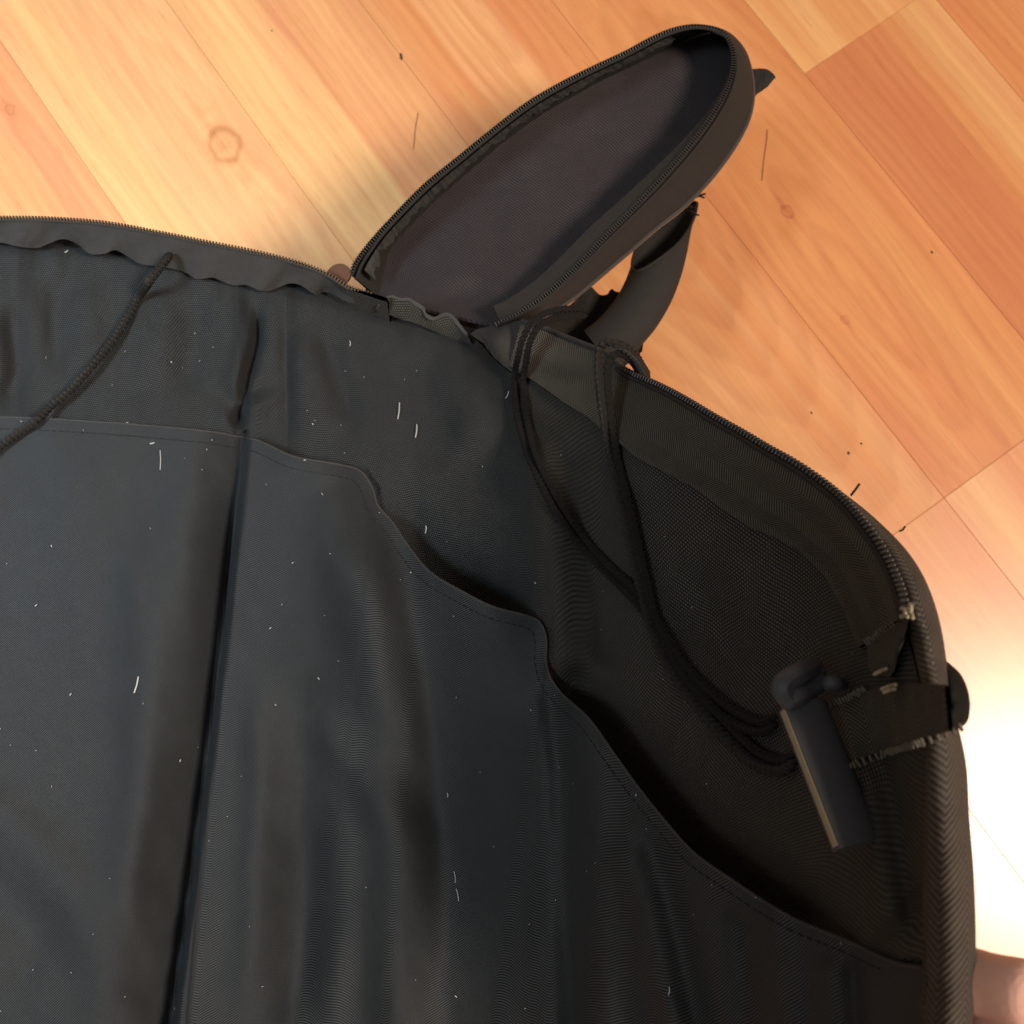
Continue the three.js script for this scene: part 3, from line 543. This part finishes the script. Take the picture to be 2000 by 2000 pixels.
ruled('tape_end', [[886, 630], [899, 622], [918, 617], [945, 612], [975, 606], [1000, 604]], [[912, 648], [922, 662], [938, 680], [955, 694], [970, 704], [984, 708]], .203, .212, M.tapePlain, bag, 60, 12, 0.001, 0.003);
part('floor_shade_disc', (() => { const sh = new THREE.Shape(); sh.absellipse(0, 0, 0.0062, 0.0055, 0, 2 * Math.PI); const g = new THREE.ExtrudeGeometry(sh, { depth: 0.0016, bevelSize: 0.0004, bevelThickness: 0.0004, bevelSegments: 2, curveSegments: 20 }); g.rotateX(-Math.PI / 2); g.rotateZ(0.25); const p = at(641, 520, 0.196); g.translate(p.x, p.y, p.z); return g; })(), M.floorShade, bag, { label: 'added brown disc standing in for a rounded patch of shaded floor' });  // added disc: stands in for a rounded patch of shadow on the floor

// --- webbing strap with a sewn sleeve, lying under the front pocket
{
  const c = curve([[1268, 372, .118], [1256, 425, .122], [1248, 470, .126], [1238, 510, .130], [1222, 552, .133], [1196, 596, .136], [1160, 636, .138], [1130, 660, .138]]);
  const strap = part('strap_sleeve', (() => {
    const nA = 48, nS = 70, pos = [], uv = [], idx = [];
    for (let i = 0; i <= nS; i++) for (let j = 0; j <= nA; j++) {
      const th = j / nA * 2 * Math.PI, s0 = clamp(0.22 + 0.16 * Math.sin(th) - 0.17 * Math.cos(th) + 0.02 * Math.sin(3 * th)), s = lerp(s0, 1, i / nS), p = c(s), q = c(Math.min(1, s + 0.01)), r0 = c(Math.max(0, s - 0.01));
      let dx = q[0] - r0[0], dy = q[1] - r0[1]; const l = Math.hypot(dx, dy); dx /= l; dy /= l;
      const w = lerp(50, 46, s), v = at(p[0] + dy * w * Math.cos(th), p[1] - dx * w * Math.cos(th), p[2] + 0.011 * Math.sin(th));
      pos.push(v.x, v.y, v.z); uv.push(j / nA * 0.06, s * 0.09);
    }
    for (let i = 0; i < nS; i++) for (let j = 0; j < nA; j++) { const a = i * (nA + 1) + j, b = a + nA + 1; idx.push(a, a + 1, b, a + 1, b + 1, b); }
    const g = new THREE.BufferGeometry(); g.setAttribute('position', new THREE.Float32BufferAttribute(pos, 3)); g.setAttribute('uv', new THREE.Float32BufferAttribute(uv, 2)); g.setIndex(idx); g.computeVertexNormals();
    const lip = []; for (let j = 0; j <= nA; j++) lip.push(V3(pos[3 * j], pos[3 * j + 1], pos[3 * j + 2]));
    return mergeGeometries([g, tube(lip, 0.0009, 120, 6)]);
  })(), M.web, bag);
  const thr = []; for (const [x, y] of [[1320, 367], [1326, 373], [1309, 402], [1316, 406], [1305, 392], [1303, 380], [1328, 366]]) { const p = at(x - 16 + rnd() * 6, y + rnd() * 8 - 4, 0.135), q = at(x + 2, y, 0.137), m = at(x - 6, y + rnd() * 10 - 5, 0.14); thr.push(tube([p, m, q], 0.0006, 8, 5)); }
  part('loose_thread', mergeGeometries(thr), M.cord, strap, STUFF);
  ruled('webbing', [[1000, 600], [1060, 585], [1092, 560], [1111, 539], [1132, 556], [1146, 555], [1150, 548], [1155, 545], [1162, 550], [1181, 552], [1230, 566]], [[1010, 650], [1050, 668], [1080, 680], [1100, 690], [1115, 695], [1130, 700], [1145, 702], [1160, 700], [1175, 692], [1190, 680], [1210, 660]], .118, .128, M.web, bag, 80, 12, 0.0016, 0.002);
}
// --- small fabric tab beyond the far end of the front pocket
ruled('fabric_tab', [[1396, 128], [1418, 130], [1436, 129], [1448, 131], [1458, 138], [1463, 144]], [[1398, 196], [1420, 184], [1436, 172], [1448, 164], [1458, 152], [1463, 146]], .142, .142, M.web, bag, 40, 10, 0.0014, 0.002);

// --- cords
const onLining = (pts, off) => pts.map((p) => at(p[0], p[1], p[2] ?? lining(p[0], p[1]) + off));
const onPocket = (p, off) => at(p[0], p[1], Math.max(pocket(p[0], p[1]), 0) + off);
part('drawcord', braid([at(322, 478, .205), at(316, 487, .209), at(302, 505, .212), at(282, 532, .213), ...onLining([[262, 560], [240, 600], [215, 640], [175, 690], [130, 740], [95, 768]], 0.006), onPocket([66, 796], 0.0045), ...[[40, 815], [0, 843], [-50, 885], [-110, 930]].map((p) => onPocket(p, 0.0032))], 0.0021, 0.0048), M.cordGrey, bag);
const cordA = [[1110, 584, .226], [1078, 582, .230], [1046, 586, .236], [1020, 596, .240], [1001, 612, .242], [986, 640, .238], [977, 675, .232], [970, 715], [973, 760], [981, 805], [997, 860], [1021, 915], [1051, 970], [1091, 1025], [1141, 1078], [1190, 1125], [1225, 1170], [1256, 1225], [1292, 1280], [1342, 1335], [1396, 1370], [1440, 1380], [1466, 1366]];
const cordA2 = [[1109, 596, .225], [1078, 596, .229], [1048, 600, .235], [1028, 608, .239], [1012, 622, .240], [1000, 645, .236], [993, 680, .230], [987, 720], [990, 765], [998, 812], [1012, 862], [1035, 912], [1066, 966], [1104, 1018], [1152, 1070], [1200, 1116], [1238, 1166], [1270, 1220], [1306, 1270], [1356, 1318], [1404, 1350], [1440, 1362], [1468, 1350]];
part('pull_cord', braid(onLining(cordA, 0.006), 0.0017, 0.0052), M.cord, bag);
part('pull_cord', braid(onLining(cordA2, 0.006), 0.0017, 0.0052), M.cord, bag);
part('pull_cord', braid(onLining([[1222, 712, .255], [1211, 694, .272], [1196, 670, .283], [1172, 652, .290], [1148, 645, .291], [1133, 656, .288], [1129, 684, .284], [1131, 720, .280], [1138, 780, .276], [1150, 850], [1168, 930], [1186, 1005], [1202, 1080], [1221, 1160], [1240, 1212], [1264, 1262], [1312, 1328], [1372, 1396], [1426, 1442], [1480, 1453], [1502, 1432]], 0.006), 0.0021, 0.0056), M.cordGrey, bag);
part('pull_cord', braid(onLining([[1206, 704, .253], [1196, 684, .274], [1176, 668, .284], [1160, 668, .287], [1149, 684, .285], [1147, 715, .281], [1152, 775, .277], [1163, 850], [1182, 928], [1200, 1003], [1217, 1078], [1236, 1158], [1256, 1208], [1282, 1256], [1330, 1318], [1386, 1378], [1432, 1420], [1478, 1436], [1500, 1424]], 0.006), 0.0018, 0.0056), M.cord, bag);

// --- torn and mended corner of the right edge, with the slider and its pull
{
  const lh = (x, y, o) => at(x, y, lining(x, y) + o);
  const patch = ruled('mending_patch', [[1560, 1336], [1600, 1318], [1640, 1302], [1690, 1292], [1740, 1290], [1782, 1292]], [[1590, 1446], [1625, 1432], [1670, 1416], [1720, 1400], [1760, 1388], [1790, 1380]].map((p) => p), .0, .0, M.tape, bag, 60, 20, 0.0012, 0);
  patch.geometry = (() => { const a = curve([[1560, 1336], [1600, 1318], [1640, 1302], [1690, 1292], [1740, 1290], [1782, 1292]]), b = curve([[1590, 1446], [1625, 1432], [1670, 1416], [1720, 1400], [1760, 1388], [1790, 1380]]); return sheet(60, 20, (s, t) => { const p = a(s), q = b(s), x = lerp(p[0], q[0], t), y = lerp(p[1], q[1], t), hb = lining(x, y); return at(x, y, lerp(hb + 0.0045 + 0.004 * sstep(0.6, 1, s) + 0.0015 * Math.sin(7 * s + 3 * t), Math.max(hb, 0.447), 0.0)); }, 0.0012, Math.PI / 2); })(); patch.material = M.tape;
  const flap = [[1634, 1208], [1660, 1188], [1690, 1170], [1714, 1170]], flapB = [[1640, 1262], [1660, 1272], [1680, 1276], [1702, 1220]];
  const fa = curve(flap), fb = curve(flapB);
  part('torn_flap', sheet(30, 16, (s, t) => { const p = fa(s), q = fb(s), x = lerp(p[0], q[0], t), y = lerp(p[1], q[1], t); return lh(x, y, 0.008 + 0.006 * Math.sin(Math.PI * t) * s); }, 0.0012), M.tape, bag);
  const row = (pts, off, pitch, m, k = 1) => part('stitching', beads(pts.map((p) => lh(p[0], p[1], off)), pitch, (i) => { const g = new THREE.CapsuleGeometry(0.0005 * k, 0.0013 * k * (0.7 + 0.6 * hash2(i, 7)), 3, 6); g.rotateZ(Math.PI / 2 + 0.9 * (hash2(i, 3) - 0.5)); return g; }, (p) => V3().subVectors(camera.position, p).normalize()), m, bag, STUFF);
  row([[1634, 1212], [1658, 1196], [1686, 1178]], 0.009, 0.0019, M.stitch);
  row([[1552, 1338], [1575, 1326], [1600, 1316], [1630, 1300]], 0.0075, 0.0016, M.stitch);
  row([[1590, 1450], [1620, 1440], [1660, 1425], [1700, 1412], [1740, 1400]], 0.008, 0.0021, M.stitch);
  part('stitching', beads([[1740, 1400], [1780, 1386], [1812, 1372]].map((p) => at(p[0], p[1], 0.4485)), 0.0021, () => { const g = new THREE.CapsuleGeometry(0.0005, 0.0014, 3, 6); g.rotateZ(Math.PI / 2); return g; }, (p) => V3().subVectors(camera.position, p).normalize()), M.stitch, bag, STUFF);
  part('stitching', beads([[1722, 1140, .437], [1738, 1172, .440], [1750, 1210, .442], [1758, 1250, .444]].map(atA), 0.0032, () => new THREE.SphereGeometry(0.0006, 6, 5), () => V3(0, 1, 0)), M.stitch, bag, STUFF);
  const bits = [[[1701, 1148], [1708, 1158]], [[1712, 1150], [1722, 1166]], [[1716, 1140], [1718, 1156]], [[1700, 1163], [1712, 1164]], [[1650, 1272], [1672, 1262]], [[1664, 1300], [1690, 1292]], [[1668, 1306], [1688, 1300]]].map(([p, q]) => tube([at(p[0], p[1], lining(p[0], p[1]) + 0.012), at((p[0] + q[0]) / 2 + 2, (p[1] + q[1]) / 2 - 2, lining(p[0], p[1]) + 0.014), at(q[0], q[1], lining(q[0], q[1]) + 0.012)], 0.00055, 6, 5));
  part('loose_thread', mergeGeometries(bits), M.stitchPale, bag, STUFF);
  part('loose_thread', mergeGeometries([tube([at(1606, 934, .394), at(1614, 924, .396), at(1621, 914, .396)], 0.0004, 8, 5), tube([at(1698, 1002, .404), at(1704, 999, .405), at(1707, 994, .405)], 0.0003, 8, 5)]), M.cord, bag, STUFF);
  part('webbing_loop', tube([at(1778, 1262, .424), at(1796, 1284, .430), at(1806, 1310, .433), at(1809, 1336, .434), at(1804, 1354, .436), at(1785, 1364, .438)], (t) => 0.0025 + 0.0004 * Math.sin(Math.PI * t), 40, 10), M.cord, bag);

  // slider and pull
  const slider = new THREE.Group(); slider.name = 'zip_slider'; bag.add(slider);
  const A0 = at(1524, 1322, .402), A1 = at(1630, 1586, .414), ax = V3().subVectors(A1, A0), len = ax.length(); ax.normalize();
  const view = V3().subVectors(camera.position, A0).normalize(), right = V3().crossVectors(ax, view).normalize(); if (right.x < 0) right.negate();
  const nrm = view.clone().addScaledVector(ax, -view.dot(ax)).normalize().multiplyScalar(Math.cos(0.42)).addScaledVector(right, Math.sin(0.42)).normalize(), wid = V3().crossVectors(ax, nrm).normalize(); if (wid.x < 0) wid.negate();
  const nr2 = V3().crossVectors(wid, ax); if (nr2.dot(nrm) < 0) nr2.negate();
  const W = 0.0140, T = 0.0054, prof = new THREE.Shape();
  prof.moveTo(-W / 2, -T); prof.lineTo(W / 2, -T); prof.quadraticCurveTo(W / 2 + 0.0008, -T * 1.0, W / 2, -T * 0.9); prof.quadraticCurveTo(W * 0.30, -0.0002, -W / 2, 0.0002); prof.lineTo(-W / 2, -T);
  const basis = new THREE.Matrix4().makeBasis(wid, nr2, ax.clone().multiplyScalar(V3().crossVectors(wid, nr2).dot(ax) < 0 ? -1 : 1));
  const sgnZ = V3().crossVectors(wid, nr2).dot(ax) < 0 ? -1 : 1;
  const plate = new THREE.ExtrudeGeometry(prof, { depth: len, bevelEnabled: true, bevelSize: 0.0004, bevelThickness: 0.0004, bevelSegments: 2, curveSegments: 12 });
  if (sgnZ < 0) plate.translate(0, 0, -len);
  plate.applyMatrix4(basis); plate.translate(A0.x, A0.y, A0.z);
  const pl = part('pull_plate', plate, M.pull, slider);
  const strip2 = new THREE.BoxGeometry(0.0005, T * 0.62, len * 0.97); strip2.translate(-W / 2 - 0.0006, -T * 0.33, sgnZ * len / 2); strip2.applyMatrix4(basis); strip2.translate(A0.x, A0.y, A0.z);
  part('plate_edge_lit', strip2, M.pullEdgeLit, pl, { label: 'edge of the pull with lamplight painted on as a pale strip' });  // pale strip paints the lamplight that catches this side
  const head = [[1488, 1318, .403], [1477, 1302, .404], [1480, 1289, .404], [1498, 1277, .403], [1516, 1267, .399], [1532, 1264, .394], [1540, 1276, .393], [1534, 1292, .395], [1516, 1304, .399], [1500, 1314, .403], [1488, 1320, .403]];
  part('pull_loop', tube(head.map(atA), 0.0035, 80, 10), M.pull, slider);
  const body = new THREE.CapsuleGeometry(0.0036, 0.007, 4, 12); body.scale(1, 1, 0.7); body.rotateZ(0.5); const bp = at(1562, 1290, .388); body.translate(bp.x, bp.y + 0.006, bp.z);
  part('slider_body', body, M.pull, slider);
}

// ------------------------------------------------------------------ the hand that holds the raised edge
{
  const bones = [];
  const bone = (pts) => { for (let i = 0; i < pts.length - 1; i++) bones.push([atA(pts[i]), atA(pts[i + 1]), pts[i][3], pts[i + 1][3]]); };
  const fingers = [
    [[1800, 1840, .418, .0066], [1825, 1846, .428, .0073], [1934, 1876, .440, .0077], [2120, 1945, .446, .0084], [2330, 2030, .436, .0098]],
    [[1800, 1966, .412, .0068], [1830, 1962, .425, .0076], [1934, 1982, .436, .0083], [2130, 2030, .440, .0090], [2340, 2130, .430, .0102]],
    [[1800, 2092, .412, .0066], [1840, 2082, .424, .0073], [1940, 2086, .436, .0080], [2130, 2140, .436, .0086], [2340, 2230, .424, .0098]],
    [[1800, 2200, .420, .0056], [1850, 2190, .428, .0062], [1950, 2196, .432, .0068], [2130, 2240, .430, .0074], [2330, 2320, .420, .0088]],
    [[1862, 2170, .470, .0072], [1930, 2185, .474, .0082], [2110, 2280, .474, .0092], [2330, 2360, .458, .0120], [2560, 2360, .430, .0150]],
  ];
  fingers.forEach(bone);
  for (let i = 0; i < 4; i++) bone([[...fingers[i][4].slice(0, 3), .0115], [2620, 2210 + 40 * i, .420, .0150], [2800, 2420, .410, .0185]]);
  for (let i = 0; i < 3; i++) bone([[...fingers[i][4].slice(0, 3), .010], [...fingers[i + 1][4].slice(0, 3), .010]]);
  bone([[2560, 2360, .430, .0150], [2800, 2420, .410, .0190], [2960, 2800, .420, .022], [3150, 3500, .47, .034]]);
  const lo = V3(9, 9, 9), hi = V3(-9, -9, -9);
  for (const [a, b, r, q] of bones) { const e = Math.max(r, q) + 0.006; for (const p of [a, b]) { lo.min(p.clone().subScalar(e)); hi.max(p.clone().addScalar(e)); } }
  const c = lo.clone().add(hi).multiplyScalar(0.5), half = Math.max(hi.x - lo.x, hi.y - lo.y, hi.z - lo.z) / 2 * 1.04, N = 168;
  const mc = new MarchingCubes(N, new THREE.MeshBasicMaterial(), false, false, 400000);
  mc.isolation = 0; const F = mc.field, k = 0.0035, p = V3(), ab = V3();
  const pre = bones.map(([a, b, r, q]) => { const d = V3().subVectors(b, a); return { a, d, l2: d.lengthSq(), r, q }; });
  for (let z = 0; z < N; z++) for (let y = 0; y < N; y++) for (let x = 0; x < N; x++) {
    p.set((x - N / 2) / (N / 2) * half + c.x, (y - N / 2) / (N / 2) * half + c.y, (z - N / 2) / (N / 2) * half + c.z);
    let s = 0, m = 1e9;
    for (const o of pre) {
      ab.subVectors(p, o.a); const t = clamp(ab.dot(o.d) / o.l2), rr = o.r + (o.q - o.r) * t;
      const d = Math.sqrt(Math.max(0, ab.lengthSq() - 2 * t * ab.dot(o.d) + t * t * o.l2)) - rr;
      if (d < m) { s = (m < 1e8 ? s * Math.exp((d - m) / 0.0016) : 0) + 1; m = d; } else s += Math.exp((m - d) / 0.0016);
    }
    F[z * N * N + y * N + x] = -(m - 0.0016 * Math.log(s) * 0.5);
  }
  mc.update();
  const cnt = mc.count, P = mc.positionArray.slice(0, cnt * 3); let g = new THREE.BufferGeometry();
  for (let i = 0; i < cnt; i++) { P[3 * i] = P[3 * i] * half + c.x; P[3 * i + 1] = P[3 * i + 1] * half + c.y; P[3 * i + 2] = P[3 * i + 2] * half + c.z; }
  g.setAttribute('position', new THREE.BufferAttribute(P, 3)); g = mergeVertices(g, 1e-6); g.computeVertexNormals();
  const pos = g.attributes.position, uv = new Float32Array(pos.count * 2); for (let i = 0; i < pos.count; i++) { uv[2 * i] = pos.getX(i) * 12; uv[2 * i + 1] = pos.getZ(i) * 12; }
  g.setAttribute('uv', new THREE.BufferAttribute(uv, 2));
  const skin = tex(256, 256, (x, y) => { const n = 0.5 * pnoise(x / 32, y / 32, 8) + 0.3 * pnoise(x / 8, y / 8, 32) + 0.2 * pnoise(x / 3, y / 3, 85); return [0.80 + 0.04 * n, 0.50 + 0.05 * (n - 0.5), 0.42 + 0.05 * (n - 0.5)]; });
  const sb = tex(256, 256, (x, y) => 0.5 * pnoise(x / 6, y / 16, 16) + 0.5 * pnoise(x / 2, y / 3, 85), false);
  const hand = part('person', g, new THREE.MeshPhysicalMaterial({ map: skin, bumpMap: sb, bumpScale: 0.00008, roughness: 0.5, sheen: 0.1, sheenColor: new THREE.Color().setRGB(0.8, 0.4, 0.3) }), scene);
  hand.userData = { label: 'bare hand of a person gripping the raised right edge of the backpack', category: 'person' };
}

// ------------------------------------------------------------------ lint, crumbs, hairs
function tag(o, label, category, group) { o.userData = { label, category, ...(group ? { group } : {}) }; return o; }
{
  const surf = (x, y) => { const d = -mouth(x, y); return d > 0 ? pocket(x, y) : lining(x, y) + 0.0016; };
  const names = ['pale lint fleck on the lining just under the left zip tape', 'thin upright lint fibre on the pocket below its left hem', 'bright slanted lint fibre left of the long pocket crease', 'upper lint fibre of the close pair on the coarse side panel', 'lower lint fibre of the close pair on the coarse side panel', 'short bright lint fleck above the first gape of the pocket mouth', 'upper piece of the broken lint streak low on the pocket', 'lower piece of the broken lint streak low on the pocket', 'small lint fleck on the lining under the hinge of the front pocket', 'lint fleck on the edge of the left pull cord', 'tiny lint fleck in the middle of the pocket right of its valley', 'lint fibre near the bottom of the pocket towards the right', 'lint fleck lying across the left part of the pocket hem'];
  const big = [[124, 475, 5, 8, 1], [302, 868, 3, 36, 0], [257, 1292, 5, 30, .25], [752, 775, 4, 30, .1], [785, 813, 4, 24, .1], [803, 999, 4, 13, .1], [858, 1655, 3, 20, -.1], [863, 1688, 3, 22, -.2], [660, 648, 3, 9, 0], [957, 745, 3, 14, .4], [844, 1500, 3, 7, 0], [1262, 1870, 3, 14, .1], [287, 836, 5, 7, 1.3]];
  for (const [i, [x, y, w, l, a]] of big.entries()) {
    const p = at(x - Math.sin(-a) * l / 2, y - Math.cos(a) * l / 2, surf(x, y - l / 2) + 0.0008), q = at(x + Math.sin(-a) * l / 2, y + Math.cos(a) * l / 2, surf(x, y + l / 2) + 0.0008), m = at(x + 1, y, surf(x, y) + 0.0010);
    tag(part('lint_fibre', tube([p, m, q], w * 0.000065, 8, 5), M.lint, scene), names[i], 'lint', 'white lint fibres on the black cloth');
  }
  const specks = [[590, 800], [133, 1310], [68, 1142], [97, 1030], [552, 1062], [601, 1280], [0, 1375], [185, 520], [40, 795], [281, 803], [390, 848], [323, 683], [240, 797], [575, 868], [608, 932], [510, 1185], [400, 830], [340, 1435], [1170, 1955], [860, 1880], [775, 1080], [1010, 1100], [1200, 1500], [520, 1330]];
  for (let i = 0; i < 46; i++) specks.push([rnd() * 1150, 850 + rnd() * 1080, 0.6]);
  for (let i = 0; i < 16; i++) specks.push([rnd() * 900, 600 + rnd() * 240, 0.6]);
  for (let i = 0; i < 16; i++) specks.push([1000 + rnd() * 700, 1000 + rnd() * 800, 0.5]);
  const out = specks.map(([x, y, k = 1]) => { const p = at(x, y, surf(x, y) + 0.0008), a = rnd() * 3; const g = new THREE.CapsuleGeometry(0.00022 * k, 0.0007 * k * (0.4 + rnd()), 2, 5); g.rotateX(Math.PI / 2); g.rotateY(a); g.translate(p.x, p.y, p.z); return g; });
  const l = part('lint', mergeGeometries(out), M.lint, scene); l.userData = { kind: 'stuff', label: 'fine white lint specks scattered over the black cloth of the backpack', category: 'lint' };
  const crumb = (x, y, w, h, turn, label) => { const g = new THREE.IcosahedronGeometry(1, 2), P = g.attributes.position; for (let i = 0; i < P.count; i++) { const f = 0.8 + 0.4 * hash2(Math.round(P.getX(i) * 50), Math.round(P.getY(i) * 50 + P.getZ(i) * 130)); P.setXYZ(i, P.getX(i) * f * w, P.getY(i) * f * w * 0.6, P.getZ(i) * f * h); } g.computeVertexNormals(); g.rotateY(turn); const p = at(x, y, 0); g.translate(p.x, w * 0.4, p.z); tag(part('crumb', g, M.crumb, scene), label, 'crumb', 'dark crumbs on the floor'); };
  crumb(757, 107, 0.0009, 0.003, 0.15, 'dark elongated crumb on the floor left of the folded-back front pocket');
  crumb(1601, 855, 0.0008, 0.0011, 0.2, 'lower of two dark crumbs on the floor near the frayed thread');
  crumb(1625, 837, 0.0006, 0.0008, 0.2, 'upper of two dark crumbs on the floor near the frayed thread');
  crumb(1531, 779, 0.0006, 0.0009, 0.4, 'single tiny dark crumb on the floor above the right zip');
  crumb(1758, 476, 0.0006, 0.0012, 0.5, 'tiny dark crumb on a floor seam at the right of the picture');
  crumb(513, 58, 0.0005, 0.0007, 0.5, 'tiny dark crumb on the floor near the top edge, left of the middle');
  const hr = (pts, label) => tag(part('hair', tube(pts.map((p) => at(p[0], p[1], 0.0006)), 0.00020, 24, 5), M.hair, scene), label, 'hair');
  hr([[1448, 244], [1446, 270], [1441, 305], [1438, 340]], 'thin dark hair lying on the floor right of the front pocket');
  hr([[789, 212], [784, 240], [780, 282]], 'short faint hair lying on the floor left of the front pocket');
}

renderer.render(scene, camera);
